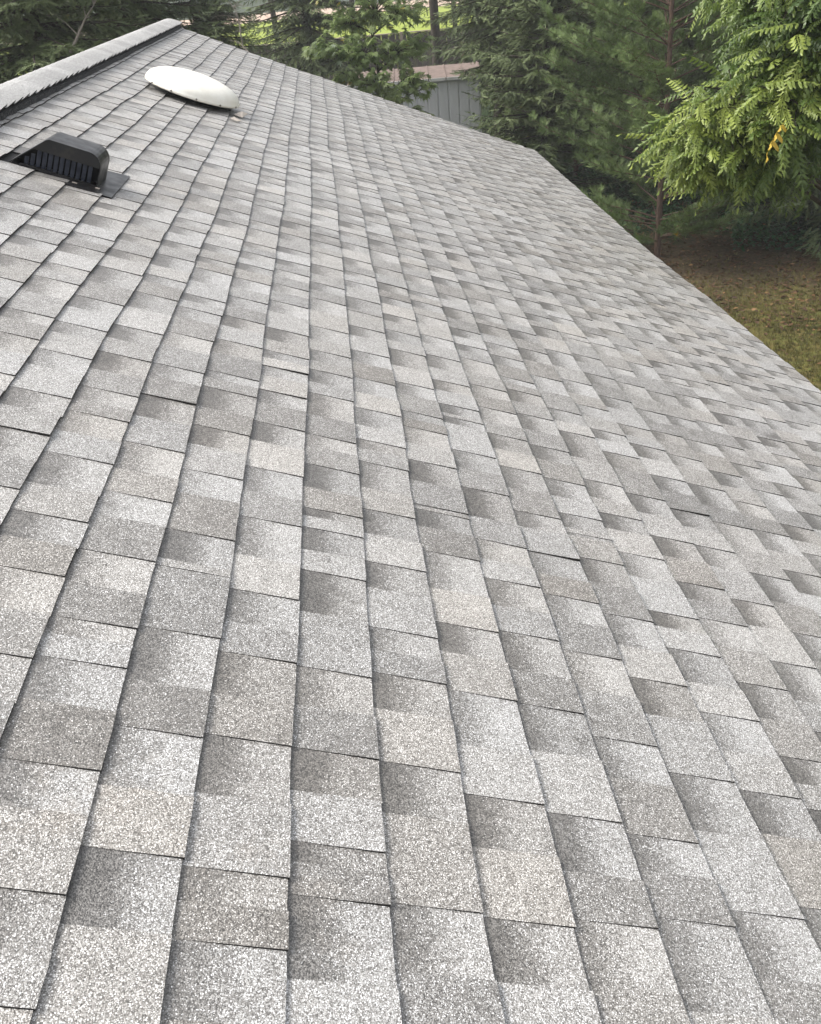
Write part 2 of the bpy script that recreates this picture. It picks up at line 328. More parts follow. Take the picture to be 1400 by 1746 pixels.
reg(700, 400, 2, [(50,485),(70,565),(105,720),(140,845),(20,1070),(205,578),(230,665),(265,775),(315,925),(190,1025),(215,1160),(240,395),(270,470),(290,515),(330,600),(375,705),(415,815),(470,935),(360,1065),(325,370),(430,580),(475,660),(600,750),(550,820),(610,935),(530,1085),(675,1070),(705,870),(785,1015),(865,1170),(485,480),(530,565),(590,655),(680,635),(725,705),(785,810),(860,925),(925,1045),(610,535),(735,580),(785,655),(850,740),(990,795),(1005,970),(1070,900),(1130,1145),(570,460),(620,430),(680,490),(780,520),(845,605),(920,690),(1070,770),(930,845)])
doubles = [back(*p) for p in ((262, 952), (742, 700), (945, 893), (1310, 812), (1160, 742), (610, 395), (1335, 955), (880, 540))]
lifted = [back(*p) for p in ((0, 727), (240, 672), (440, 620), (945, 895), (880, 932), (400, 905), (1340, 845), (1120, 860))]

skip = []                                           # roof openings: flashing plate of the box vent
FL = (0.17, 0.60, 4.15, 4.60)
patches = []                                        # (kind, course, s_far, s_near, tone, warm)
for i in range(0, NR + 1):
    known = sorted(cut.get(i, []), reverse=True)
    k2 = []
    for s in known:
        if not k2 or k2[-1] - s > .09: k2.append(s)
    edges = []; s = S1 + random.uniform(.05, .2)
    while s > S0:
        step = random.choice([.15, .19, .21, .23, .25, .29]) * random.uniform(.93, 1.07)
        nx_ = s - step
        cand = [k for k in k2 if s - .09 > k > s - .36]
        if cand: nx_ = cand[0]
        edges.append(nx_); s = nx_
    prev = S1 + .2
    for j, se in enumerate(edges):
        gap_top = prev; cyc = gap_top - se
        wt = cyc * random.uniform(.42, .60); tf = se + wt        # tab from se (near, raised edge) to tf (far end)
        L = random.choice([.46, .50, .54, .58, .62, .68, .74]) + random.uniform(-.03, .03); W = min(.6, max(0, random.gauss(.2, .22)))
        patches.append(('tab', i, tf, se, L, W))
        L2 = random.choice([.56, .62, .68, .74]) + random.uniform(-.03, .03)
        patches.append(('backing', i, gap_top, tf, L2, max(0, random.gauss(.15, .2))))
        prev = se
for t, s in doubles:
    i = min(range(1, 29), key=lambda k: abs(warp(k - 1, s) - t)); patches.append(('sliver', i, s + .004, s - .022, .62, .2))
for _ in range(16):
    s = random.uniform(1.8, 6.5); i = random.randint(7, 26); patches.append(('sliver', i, s, s - random.uniform(.012, .024), random.uniform(.5, .72), .3))

def patch_geo(kind, i, sf, sn, L, W, nt_=2, ns_=3):
    sf = min(sf, S1 + (.012 if i < 29 else .0)); 
    if sf - sn < .012: return None
    top = {'tab': .0098, 'backing': .0066, 'sliver': .0088}[kind]; th = {'tab': .0050, 'backing': .0045, 'sliver': .0025}[kind]
    jb = random.uniform(-.0016, .0016); lf = 0
    if kind == 'tab':
        for (lt, ls) in lifted:
            if abs(ls - sn) < .06 and abs(warp(i - 1, sn) - lt) < .07: lf = .0035
        if random.random() < .02: lf = max(lf, .002)
    V, UV = [], []
    t_up_off = -.012
    for layer in (0, 1):
        for a in range(nt_ + 1):
            for b_ in range(ns_ + 1):
                s = sf + (sn - sf) * b_ / ns_; fa = a / nt_
                t0 = warp(i - 1, s) + t_up_off; t1 = warp(i, s) + jb + random.uniform(-.0007, .0007) * (1 if a == nt_ else 0)
                t = t0 + (t1 - t0) * fa; n = .0012 + (top - .0012) * fa + lift(t, s) + lf * (b_ / ns_) ** 2 * (.35 + .65 * fa)
                sj = s + (random.uniform(-.0008, .0008) if b_ in (0, ns_) else 0)
                if layer: n -= th * (.6 + .4 * fa) + lf * (b_ / ns_) * .2
                V.append((t, sj, n)); UV.append((fa, b_ / ns_))
    m = (nt_ + 1) * (ns_ + 1); idx = lambda l, a, b_: l * m + a * (ns_ + 1) + b_
    F, MI = [], []
    for a in range(nt_):
        for b_ in range(ns_):
            F.append((idx(0, a, b_), idx(0, a, b_ + 1), idx(0, a + 1, b_ + 1), idx(0, a + 1, b_))[::-1]); MI.append(0)
    for b_ in range(ns_): F.append((idx(0, nt_, b_), idx(0, nt_, b_ + 1), idx(1, nt_, b_ + 1), idx(1, nt_, b_))); MI.append(1)
    if kind != 'backing':
        for a in range(nt_):
            F.append((idx(0, a, ns_), idx(1, a, ns_), idx(1, a + 1, ns_), idx(0, a + 1, ns_))); MI.append(1)
            F.append((idx(0, a, 0), idx(0, a + 1, 0), idx(1, a + 1, 0), idx(1, a, 0))); MI.append(1)
    elif sf > S1 - .001:
        for a in range(nt_): F.append((idx(0, a, 0), idx(0, a + 1, 0), idx(1, a + 1, 0), idx(1, a, 0))); MI.append(1)
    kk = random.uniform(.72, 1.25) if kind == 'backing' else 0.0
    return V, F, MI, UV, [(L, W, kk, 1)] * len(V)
def area(p):
    k, i, sf, sn, L, W = p; tc = warp(i - .5, (sf + sn) / 2); sc_ = (min(sf, S1) + sn) / 2
    if sn < .25: return 0
    u, v, d = proj(R2W(tc, sc_, 0))
    if d < .3 or not (-70 < u < 1470 and -50 < v < 1840): return 0
    a = np.array(proj(R2W(tc + .05, sc_, 0))[:2]) - (u, v); b_ = np.array(proj(R2W(tc, sc_ + .05, 0))[:2]) - (u, v)
    return abs(a[0] * b_[1] - a[1] * b_[0]) * (sf - sn)
def covered(i, sf, sn):                             # courses hidden by the vent's flashing plate
    tc = warp(i - .5, (sf + sn) / 2)
    return False
order = sorted(range(len(patches)), key=lambda k: -area(patches[k]))
single = set(); cnt = {'tab': 0, 'backing': 0}
for k in order:
    kd = patches[k][0]
    if kd in cnt and cnt[kd] < 300 and area(patches[k]) > 0: single.add(k); cnt[kd] += 1
bulk = {'tab': [], 'backing': [], 'sliver': []}
for k, p in enumerate(patches):
    kd, i, sf, sn = p[:4]
    # the plate of the box vent lies over courses 2 to 4: shingles there stop short of it
    g = patch_geo(*p, nt_=2, ns_=3 if k in single else 2)
    if g is None: continue
    hole = {2: (4.225, 4.44), 3: (4.225, 4.46), 4: (4.165, 4.59)}.get(i)
    if hole and kd != 'sliver' and sn < hole[1] and sf > hole[0]:
        if sn >= hole[0] - .012 and sf <= hole[1] + .012: continue
        if sf > hole[1] and sn >= hole[0] - .012: g = patch_geo(kd, i, sf, hole[1], *p[4:], nt_=2, ns_=2)
        elif sf > hole[1]:
            g2 = patch_geo(kd, i, sf, hole[1], *p[4:], nt_=2, ns_=2)
            if g2: bulk[kd].append(g2)
            g = patch_geo(kd, i, hole[0], sn, *p[4:], nt_=2, ns_=2)
        else: g = patch_geo(kd, i, hole[0], sn, *p[4:], nt_=2, ns_=2)
        if g is None: continue
    if k in single:
        c = np.mean(g[0], axis=0)
        mesh_obj('shingle_tab' if kd == 'tab' else 'shingle_underlayer', g[0], g[1], [M_SH, M_EDGE], deck, mi=g[2], origin=c, tone=g[4], uv=g[3])
    else: bulk[kd].append(g)
def join(name, gs, mats, parent):
    V, F, MI, UV, TN = [], [], [], [], []; o = 0
    for v, f, mi, uv, tn in gs:
        V += v; F += [tuple(q + o for q in x) for x in f]; MI += mi; UV += uv; TN += tn; o += len(v)
    return mesh_obj(name, V, F, mats, parent, mi=MI, tone=TN, uv=UV)
tag(join('far_shingle_tabs', bulk['tab'] + bulk['sliver'], [M_SH, M_EDGE], deck), kind='stuff')
tag(join('far_shingle_underlayers', bulk['backing'], [M_SH, M_EDGE], deck), kind='stuff')
# other slope, out of sight behind the ridge: plain courses
AX = TR * CT; AZ = ZR - TR * ST                      # ridge line in world x, z
gs = []
for i in range(30):
    ta, tb = i * E - .01, (i + 1) * E
    f = lambda t, n: (AX - t * CT - n * ST, AZ - t * ST + n * CT)
    x0, z0 = f(ta, .002); x1, z1 = f(tb, .010); x2, z2 = f(tb, .003)
    V = [(x0, S0, z0), (x0, S1, z0), (x1, S1, z1), (x1, S0, z1), (x2, S1, z2), (x2, S0, z2)]
    gs.append((V, [(3, 2, 1, 0)[::-1], (3, 2, 4, 5)], [0, 1], [(1, 0)] * 6, [(random.uniform(.5, .7), .2, 0, 1)] * 6))
join('back_roof_slope', gs, [M_SH, M_EDGE], house)
# body of the house: walls, gable, fascia, soffit
XE = 4.15 * CT; ZE = ZR - 4.15 * ST; XB = 2 * AX - XE
gw = []
def prism(name, prof, y0, y1, m, parent):
    n = len(prof); V = [(x, y0, z) for x, z in prof] + [(x, y1, z) for x, z in prof]
    F = [tuple(range(n))[::-1] if False else tuple(range(n)), tuple(range(2 * n - 1, n - 1, -1))] + [(a, a + n, (a + 1) % n + n, (a + 1) % n) for a in range(n)]
    return mesh_obj(name, V, F, m, parent)
prism('wall', [(XB + .35, 0), (XE - .35, 0), (XE - .35, ZE + .08), (AX, AZ - .10), (XB + .35, ZE + .08)], S0 + .3, S1 - .3, M_SIDING, house)
for k in range(20):
    box('siding_board', (XE - .35, S0 + .3, .05 + k * .12), (XE - .335, S1 - .3, .16 + k * .12), M_SIDING, house)
box('fascia', (XE - .05, S0 + .02, ZE - .20), (XE - .02, S1 - .03, ZE - .035), M_FASCIA, house)
box('soffit', (XE - .345, S0 + .03, ZE - .20), (XE - .052, S1 - .04, ZE - .185), M_FASCIA, house)
for sgn, nm in ((1, 'rake_board'), (-1, 'rake_board')):
    f = (lambda t, n: (t * CT + n * ST, ZR - t * ST + n * CT)) if sgn > 0 else (lambda t, n: (2 * AX - (t * CT + n * ST), ZR - t * ST + n * CT))
    prism(nm, [f(TR + .01, -.03), f(4.10, -.045), f(4.10, -.19), f(TR + .01, -.19)], S1 - .045, S1 - .02, M_FASCIA, house)
for y in (2.5, 7.5):
    wdw = box('window', (XE - .345, y, 1.0), (XE - .30, y + 1.3, 2.2), M_FASCIA, house); 
    box('pane', (.023, -.58, -.52), (.026, .58, .52), M_GLASS, wdw)

# ridge vent and its caps
rv = mesh_obj('ridge_vent', *(lambda P: ([(x, y, z) for y in (S0, S1 - .02) for x, z in P],
     [tuple(range(len(P))), tuple(range(2 * len(P) - 1, len(P) - 1, -1))] + [(a, a + len(P), (a + 1) % len(P) + len(P), (a + 1) % len(P)) for a in range(len(P))]))(
     [(AX + d * math.cos(TH) * .142 , AZ - .142 * ST + h) for d, h in ((-1, .0), (1, .0), (1.02, .030), (.0, .030 + .142 * ST), (-1.02, .030))]), M_FILT, house)
ribs_v, ribs_f = [], []
y = S0 + .02
while y < S1 - .05:
    wv, wf = box_vf((AX + .142 * CT, y, AZ - .142 * ST - .004), (AX + .142 * CT + .008 + random.uniform(0, .003), y + .018, AZ - .142 * ST + .024 + random.uniform(0, .005)))
    ribs_f += [tuple(q + len(ribs_v) for q in f_) for f_ in wf]; ribs_v += wv; y += .034
tag(mesh_obj('vent_rib', ribs_v, ribs_f, M_FILT, rv), kind='stuff')
HW = .158
y = S1 + .015; k = 0
while y > 2.2:
    ln = .175; V = []; tone = random.uniform(.72, .95); base = .034; j = [random.uniform(-.0035, .0035) for _ in range(2)]
    prof = []
    for q in np.linspace(-1, 1, 9):
        d = q * HW; ad = abs(d); zz = -(math.hypot(ad, .06) - .06) * ST * 1.12
        prof.append((d * CT, zz + .007))
    for layer in (0, 1):
        for yy, hh in ((y, base + .011), (y - ln, base - .003)):
            for q, (dx, zz) in enumerate(prof):
                e = (j[0] if q == 0 else j[1] if q == 8 else 0)
                V.append((AX + dx + e, yy, AZ + zz + hh - (.0045 if layer else 0)))
    F = []; MI = []
    for q in range(8):
        F.append((q, q + 1, 9 + q + 1, 9 + q)); MI.append(0); F.append((18 + q, 27 + q, 27 + q + 1, 18 + q + 1)); MI.append(1); F.append((9 + q, 9 + q + 1, 27 + q + 1, 27 + q)); MI.append(1)
        F.append((q, 18 + q, 18 + q + 1, q + 1)); MI.append(0)
    F += [(8, 26, 35, 17), (0, 9, 27, 18)]; MI += [1, 1]
    c = np.mean(V, axis=0)
    mesh_obj('ridge_cap', V, F, [M_CAP, M_EDGE], rv, mi=MI, origin=c, tone=[(tone, tone, tone * .995, 1)] * len(V), smooth=False)
    y -= .143; k += 1
rest = box('ridge_cap_run', (AX - .14, S0, AZ - .03), (AX + .14, 2.2, AZ + .03), M_CAP, rv)

# ---------------------------------------------------------------- black box vent
def roof_empty(name, t, s, n, *a):
    o = empty(name, (0, 0, 0), *a); M = RM.copy(); M.translation = Vector(R2W(t, s, n)); o.matrix_world = M; return o
bv = roof_empty('box_vent', 0, 0, 0, 'black metal box vent with slotted side and dark base plate, rust mark on top', 'roof vent')
bv.matrix_world = RM
VX0, VX1, VS0, VS1, VH = .188, .540, 4.240, 4.425, .138
pl = [(.195, 4.232), (.415, 4.232), (.425, 4.15), (.612, 4.15), (.612, 4.60), (.195, 4.50)]; npl = len(pl)
o = mesh_obj('base_plate', [(a, b_, z) for z in (.0035, .0055) for a, b_ in pl], [tuple(range(npl))[::-1], tuple(range(npl, 2 * npl))] + [(q, (q + 1) % npl, (q + 1) % npl + npl, q + npl) for q in range(npl)], M_BLK, bv)
prof = [(VX0, .006), (VX0 + .128, VH - .006), (VX0 + .140, VH)]
for a in np.linspace(90, 0, 8): prof.append((VX1 - .055 + .055 * math.cos(math.radians(a)), VH - .055 + .055 * math.sin(math.radians(a))))
prof.append((VX1 - .002, .006)); NP = len(prof)
# shell: roof skin of the hood with a small turned lip, back side closed
V = [(x, VS0 - .012, z) for x, z in prof] + [(x, VS1, z) for x, z in prof]
F = [(a, a + NP, a + NP + 1, a + 1)[::-1] for a in range(NP - 1)] + [tuple(range(NP, 2 * NP))]
hood = mesh_obj('hood', V, F, M_BLK, bv, smooth=False)
md = hood.modifiers.new('solid', 'SOLIDIFY'); md.thickness = .004; md.offset = -1
# dark upper fascia of the near side
def inner(z0f, z1f, s_, name, m, n=24):
    xs = np.linspace(VX0 + .02, VX1 - .006, n); zt = np.interp(xs, [p[0] for p in prof], [p[1] for p in prof]) - .003
    return xs, zt
xs, zt = inner(0, 1, 0, '', None)
zt = np.minimum(zt, np.interp(xs, [VX0, VX0 + .132, VX1 - .055, VX1 - .014, VX1], [.01, VH - .003, VH - .003, VH - .020, VH - .055]))
zl = np.minimum(zt - .001, VH * .60)
V = [(x, VS0 - .006, z) for x, z in zip(xs, zt)] + [(x, VS0 - .006, max(.016, z)) for x, z in zip(xs, zl)]
mesh_obj('side_panel', V, [(a, a + 1, a + 1 + 24, a + 24) for a in range(23)], M_BLK, bv)
V = [(x, VS0 + .03, .016) for x in xs] + [(x, VS0 + .03, max(.017, z)) for x, z in zip(xs, zt)]
mesh_obj('hollow', V, [(a, a + 1, a + 1 + 24, a + 24) for a in range(23)], M_DARK, bv)
for q in range(12):
    x0 = VX0 + .055 + q * .0226; h = min(VH * .58, (x0 - VX0) * .80)
    if h < .03: continue
    V = [(x0, VS0 + .000, .010), (x0 + .0150, VS0 + .006, .010), (x0 + .0150, VS0 + .006, h), (x0, VS0 + .000, h), (x0, VS0 + .002, .010), (x0 + .0150, VS0 + .008, .010), (x0 + .0150, VS0 + .008, h), (x0, VS0 + .002, h)]
    mesh_obj('louvre_slat', V, [(0, 1, 2, 3), (7, 6, 5, 4), (0, 4, 5, 1), (1, 5, 6, 2), (2, 6, 7, 3), (3, 7, 4, 0)], M_GRL, bv, origin=np.mean(V, axis=0))
box('bottom_rail', (VX0 + .04, VS0 - .008, .006), (VX1 - .004, VS0 + .010, .014), M_BLK, bv)
box('paint_chip', (VX0 + .255, VS0 - .04, .0058), (VX0 + .275, VS0 - .030, .0075), M_CREAM, bv)
box('paint_chip', (VX0 + .345, VS0 - .022, .0058), (VX0 + .362, VS0 - .012, .0095), M_CREAM, bv)

# ---------------------------------------------------------------- white round cap of the attic fan
DT, DS = .575, 7.35
fan = roof_empty('attic_fan', DT, DS, 0, 'round white domed attic fan cover raised on a dark neck', 'attic fan')
RD = .326; segs = 64
def lathe(profile, segs, sx=1.0):
    V = [(r * math.cos(2 * math.pi * a / segs), r * math.sin(2 * math.pi * a / segs), z) for r, z in profile for a in range(segs)]
    F = [(p * segs + a, p * segs + (a + 1) % segs, (p + 1) * segs + (a + 1) % segs, (p + 1) * segs + a) for p in range(len(profile) - 1) for a in range(segs)]
    return V, F
pr = [(RD - .006, .040), (RD, .042), (RD + .001, .054), (RD - .004, .060)]
for a in np.linspace(4, 90, 16): pr.append(((RD - .006) * math.cos(math.radians(a)) ** .9 if a < 90 else .001, .060 + .105 * math.sin(math.radians(a))))
V, F = lathe(pr, segs); cap = mesh_obj('dome', V, F, M_WHITE, fan, smooth=True)
V, F = lathe([(RD - .008, .041), (RD - .03, .044), (.20, .046)], segs); mesh_obj('dome_underside', V, F, M_BLK, fan)
V, F = lathe([(.21, .012), (.20, .044)], 40); mesh_obj('neck', V, F, M_DARK, fan)
for q in range(12):
    a = 2 * math.pi * (q + .35) / 12; V, F = lathe([(.006, 0), (.006, .003), (.0005, .0045)], 8)
    s_ = mesh_obj('screw', V, F, M_SCREW, cap); s_.location = ((RD + .001) * math.cos(a), (RD + .001) * math.sin(a), .050)
    s_.rotation_euler = (0, math.pi / 2, a)
pc = [(.31, -.17, .012), (.37, -.21, .018), (.395, -.13, .040), (.33, -.08, .022), (.36, -.15, .045)]
tag(mesh_obj('paper_scrap', [tuple(R2W(DT + a, DS + b_, c)) for a, b_, c in pc] + [tuple(R2W(DT + a, DS + b_, c - .004)) for a, b_, c in pc], [(0, 1, 4), (1, 2, 4), (2, 3, 4), (3, 0, 4), (6, 5, 9), (7, 6, 9), (8, 7, 9), (5, 8, 9), (0, 5, 6, 1), (1, 6, 7, 2), (2, 7, 8, 3), (3, 8, 5, 0)], M_CREAM), 'crumpled pale scrap caught against the lower side of the white dome', 'scrap')
pc = [(.30, -.37, .012), (.35, -.39, .012), (.37, -.335, .013), (.32, -.325, .022)]
tag(mesh_obj('paper_scrap', [tuple(R2W(DT + a, DS + b_, c)) for a, b_, c in pc] + [tuple(R2W(DT + a, DS + b_, c - .003)) for a, b_, c in pc], [(0, 1, 2, 3), (7, 6, 5, 4), (0, 4, 5, 1), (1, 5, 6, 2), (2, 6, 7, 3), (3, 7, 4, 0)], M_CREAM), 'small flat pale scrap lying on shingles just below the white dome', 'scrap')

# ---------------------------------------------------------------- fence and shed
fence = empty('fence', (2, YF, 0), 'weathered dark wooden board fence behind the shed and trees', 'fence')
FT = 2.12; x = -12.0; protoV, protoF = box_vf((-.0705, -.010, 0), (.0705, .010, FT - .05)); pm = None; nb = 0
while x < 26:
    if pm is None:
        ob = mesh_obj('board', protoV, protoF, M_WOOD, fence); pm = ob.data
    else:
        ob = bpy.data.objects.new('board', pm); COL.objects.link(ob); ob.parent = fence
    ob.location = (x, random.uniform(-.004, .004), random.uniform(-.02, .012)); ob.rotation_euler = (0, random.uniform(-.006, .006), 0)
    x += .1425; nb += 1
x = -12.0
while x < 26.1:
    p = box('post', (x - .05, -.13, 0), (x + .05, -.03, FT + .02), M_CAPW, fence); x += 2.4
for z in (.35, FT - .32): box('rail', (-12, -.06, z), (26, -.014, z + .09), M_WOOD, fence)
box('top_rail', (-12, -.11, FT - .04), (26, .05, FT), M_CAPW, fence)

shed = empty('garden_shed', (4.90, 24.0, 0), 'grey sheet metal garden shed with faded brown roof', 'shed', rz=math.radians(-4))
SW, SD, SH = 3.0, 2.4, 2.26
box('wall', (-SW, 0, 0), (0, SD, SH), M_SHED, shed)
k = 0
while k * .24 < SW - .1:
    x0 = -.02 - k * .24 - .22; box('siding_panel', (x0, -.022, .03), (x0 + .205, -.002, SH - .05), M_SHED, shed, bevel=.006); k += 1
V = [(-SW - .06, -.10, SH - .01), (.06, -.10, SH - .01), (.06, SD / 2, SH + .14), (-SW - .06, SD / 2, SH + .14), (.06, SD + .1, SH - .01), (-SW - .06, SD + .1, SH - .01)]
V += [(a, b_, c + .03) for a, b_, c in V]
rf = mesh_obj('roof', V, [(0, 3, 2, 1), (3, 5, 4, 2), (6, 7, 8, 9), (9, 8, 10, 11), (0, 1, 7, 6), (4, 5, 11, 10), (1, 2, 8, 7), (2, 4, 10, 8), (3, 0, 6, 9), (5, 3, 9, 11)], M_SHROOF, shed)
k = 0
while k < 8:
    x0 = .02 - k * .40; a = .53 / (SD / 2 + .1)
    box('drip_edge', (x0 - .39, -.125, SH - .035), (x0 - .015, -.098, SH + .03), M_FASCIA, shed)
    V = [(x0 - .012, -.10, SH + .021), (x0 + .012, -.10, SH + .021), (x0 + .012, SD / 2, SH + .171), (x0 - .012, SD / 2, SH + .171)]; V += [(p, q, r + .016) for p, q, r in V]
    mesh_obj('roof_seam', V, [(0, 3, 2, 1), (4, 5, 6, 7), (0, 1, 5, 4), (1, 2, 6, 5), (2, 3, 7, 6), (3, 0, 4, 7)], M_SHROOF, rf); k += 1
mesh_obj('gable', [(.001, 0, SH - .02), (.001, SD, SH - .02), (.001, SD / 2, SH + .12), (-.02, 0, SH - .02), (-.02, SD, SH - .02), (-.02, SD / 2, SH + .12)], [(0, 1, 2), (5, 4, 3)], M_SHED, shed)

# ================================================================ TREES
def needle_twig(n=10, L=.17, w=.0085, nl=.038, seed=0):          # spray of needles round a twig pointing +X
    r = np.random.default_rng(seed); V, T = [], []
    for k in range(n):
        x = L * (k + .5) / n
        for sgn in (-1, 1):
            el = r.uniform(-.2, .9); d = np.array([.62, sgn * .75 * math.cos(el), .65 * math.sin(el)]); d /= np.linalg.norm(d)
            l = nl * (1.15 - .5 * k / n) * r.uniform(.8, 1.2); p = np.array([x, 0, 0]); q = np.cross(d, [0, 0, 1]); q /= np.linalg.norm(q)
            b0 = len(V); V += [p - q * w, p + q * w, p + d * l]; T.append((b0, b0 + 1, b0 + 2))
    b0 = len(V); V += [np.array([0, -.004, 0]), np.array([0, .004, 0]), np.array([L + .02, 0, 0])]; T.append((b0, b0 + 1, b0 + 2))
    return np.array(V), np.array(T)
def pine_tuft(n=24, L=.12, w=.0050, seed=0):
    r = np.random.default_rng(seed); V, T = [], []
    for k in range(n):
        a = r.uniform(0, 6.28); e = r.uniform(.25, 1.25); d = np.array([math.cos(e), math.sin(e) * math.cos(a), math.sin(e) * math.sin(a) * .8]); d /= np.linalg.norm(d)
        p = np.array([r.uniform(-.05, .03), 0, 0]); q = np.cross(d, [.1, .3, 1]); q /= np.linalg.norm(q); l = L * r.uniform(.75, 1.1)
        b0 = len(V); V += [p - q * w, p + q * w, p + d * l]; T.append((b0, b0 + 1, b0 + 2))
    return np.array(V), np.array(T)
def tone_for(P, n_per, r, lo=.15, hi=.85, yellow=0, pale=0):
    m = len(P); clump = .5 + .5 * np.sin(P[:, 0] * 3.1 + 1.7 * np.sin(P[:, 2] * 2.3)) * np.sin(P[:, 1] * 2.7 + P[:, 2] * 3.9)
    t = np.clip(lo + (hi - lo) * (.5 * clump + .5 * r.random(m)), 0, 1); c = np.stack([t, (r.random(m) < yellow) * r.uniform(.4, 1, m), (r.random(m) < pale) * r.uniform(.5, 1, m)], 1)
    return np.repeat(c, n_per, axis=0)
def conifer(seed, H, RB, z0=.3, whorl=.26, per=6, twigs=1.4, droop=.35, bare=.0, kind='spruce', prof_pow=.85, max_z=None):
    r = np.random.default_rng(seed); P, D, S, Br = [], [], [], []
    z = z0
    lim = max_z or H
    while z < min(H - .15, lim):
        f = (z - z0) / (H - z0); Rm = RB * (1 - f) ** prof_pow * (1 if f > .08 else .75 + 3 * f)
        for k in range(per):
            a = r.uniform(0, 6.28); L = Rm * r.uniform(.72, 1.1) + .12; el = (.10 if kind == 'spruce' else .32) + .25 * f
            n = 8; q = np.linspace(0, 1, n)
            rad = L * q; zz = z + r.uniform(-.1, .1) + L * (math.tan(el) * q - droop * q ** 1.6 + .12 * q ** 4)
            ax = np.array([math.cos(a), math.sin(a)]); side = np.array([-ax[1], ax[0]]); bend = r.uniform(-.12, .12) * L
            pts = np.stack([ax[0] * rad + side[0] * bend * q ** 2, ax[1] * rad + side[1] * bend * q ** 2, zz], 1)
            Br.append((pts, np.linspace(.011 + .008 * L, .003, n) * (1 if kind == 'spruce' else .6)))
            T_ = np.gradient(pts, axis=0); T_ /= np.linalg.norm(T_, axis=1)[:, None]
            if kind == 'spruce':
                nl = max(4, int(L / .075))
                for j in range(nl):
                    qq = bare + (1 - bare) * (j + r.random()) / nl; p = np.array([np.interp(qq, q, pts[:, c]) for c in range(3)]); t = np.array([np.interp(qq, q, T_[:, c]) for c in range(3)])
                    ll = (.12 + .42 * min(1, L / 1.4)) * (1 - qq * .75) * r.uniform(.6, 1.1); sg = 1 if j % 2 else -1
                    d = t * .62 + sg * np.array([side[0], side[1], 0]) * .75 + np.array([0, 0, -.16 - .25 * r.random()]); d /= np.linalg.norm(d)
                    m = max(2, int(ll / .075 * twigs))
                    for u in range(m):
                        pp = p + d * ll * (u + .2 * r.random()) / m; P.append(pp); dd = d + r.normal(0, .28, 3); dd[2] -= .12; D.append(dd); S.append(r.uniform(.8, 1.25))
                P.append(pts[-1]); D.append(T_[-1]); S.append(1.2)
            else:
                nl = max(4, int(L / .14))
                for j in range(nl):
                    qq = .25 + .75 * (j + r.random()) / nl; p = np.array([np.interp(qq, q, pts[:, c]) for c in range(3)]); t = np.array([np.interp(qq, q, T_[:, c]) for c in range(3)])
                    ll = (.10 + .35 * min(1, L)) * (1.1 - qq * .7) * r.uniform(.6, 1.2); sg = 1 if j % 2 else -1
                    d = t * .7 + sg * np.array([side[0], side[1], 0]) * .65 + np.array([0, 0, r.uniform(-.1, .3)]); d /= np.linalg.norm(d)
                    Br.append((np.array([p, p + d * ll * .5, p + d * ll]), np.array([.006, .004, .002])))
                    m = max(2, int(ll / .07 * twigs))
                    for u in range(m):
                        P.append(p + d * ll * (u + .6) / m + r.normal(0, .015, 3)); dd = d + r.normal(0, .3, 3); dd[2] += .25; D.append(dd); S.append(r.uniform(.75, 1.2))
        z += whorl * r.uniform(.8, 1.2) * (1.0 - .3 * f)
    P, D, S = np.array(P), np.array(D), np.array(S)
    tv, tt = needle_twig(seed=seed) if kind == 'spruce' else pine_tuft(seed=seed)
    V, T = scatter(tv, tt, P, frames(D, r.uniform(-.7, .7, len(D))), S)
    crown = fast_mesh('crown', V, T, M_SPR if kind == 'spruce' else M_PINE, tone_for(P, len(tv), r, .05, .85, .0008))
    bv_, bt = tubes(Br, 4); branches = fast_mesh('branches', bv_, bt, M_BARK if kind == 'spruce' else M_BARKR)
    tz = np.linspace(0, H, 14); tr = (.035 + .011 * H) * (1 - tz / H * .93); tr = tr if kind == 'spruce' else tr * .42
    wob = np.cumsum(r.normal(0, .012, (14, 2)), axis=0)
    tv_, t_ = tubes([(np.stack([wob[:, 0], wob[:, 1], tz], 1), tr)], 10); trunk = fast_mesh('trunk', tv_, t_, M_BARK if kind == 'spruce' else M_BARKR)
    return crown, branches, trunk
def place_tree(name, meshes, loc, rz, scale, label, group=None, cat='tree'):
    e = empty(name, (loc[0], loc[1], 0), label, cat, group, rz); e.scale = (scale, scale, scale)
    for me, nm in zip(meshes, ('crown', 'branches', 'trunk')):
        o = link(me, nm, e)
        if nm != 'trunk': o['kind'] = 'stuff'
    return e
def xy(u, v, dist): p = at(u, v, dist); return (p[0], p[1])

SPA = conifer(11, 8.5, 2.5, z0=.5, whorl=.22, per=8)
SPB = conifer(23, 9.5, 2.1, z0=1.0, whorl=.24, per=8, droop=.42)
SPC = conifer(37, 7.0, 1.9, z0=.25, whorl=.22, per=8, droop=.15)
PIN = conifer(41, 9.0, 2.1, z0=.35, whorl=.30, per=7, droop=.10, kind='pine', prof_pow=.6, twigs=1.5)
SPD = conifer(53, 9.5, 1.2, z0=2.7, whorl=.22, per=7, droop=.35, prof_pow=.6)
G = 'trees standing beyond the house'
place_tree('spruce_tree', SPA, xy(60, 60, 15.5), .3, 1.0, 'bushy spruce nearest the left edge, above the ridge cap', G)
place_tree('spruce_tree', SPB, xy(215, 60, 17.5), 2.0, 1.0, 'spruce second from the left edge behind the ridge, with a bare grey twig', G)
place_tree('spruce_tree', SPA, xy(335, 40, 24), 1.4, .95, 'darker spruce rising right behind the far end of the ridge', G)
place_tree('spruce_tree', SPB, xy(-60, 60, 22), 4.0, 1.1, 'tall spruce partly cut off by the left edge of the picture', G)
place_tree('spruce_tree', SPC, xy(110, 30, 25), 3.0, 1.3, 'spruce showing in the gap between the two leftmost spruces', G)
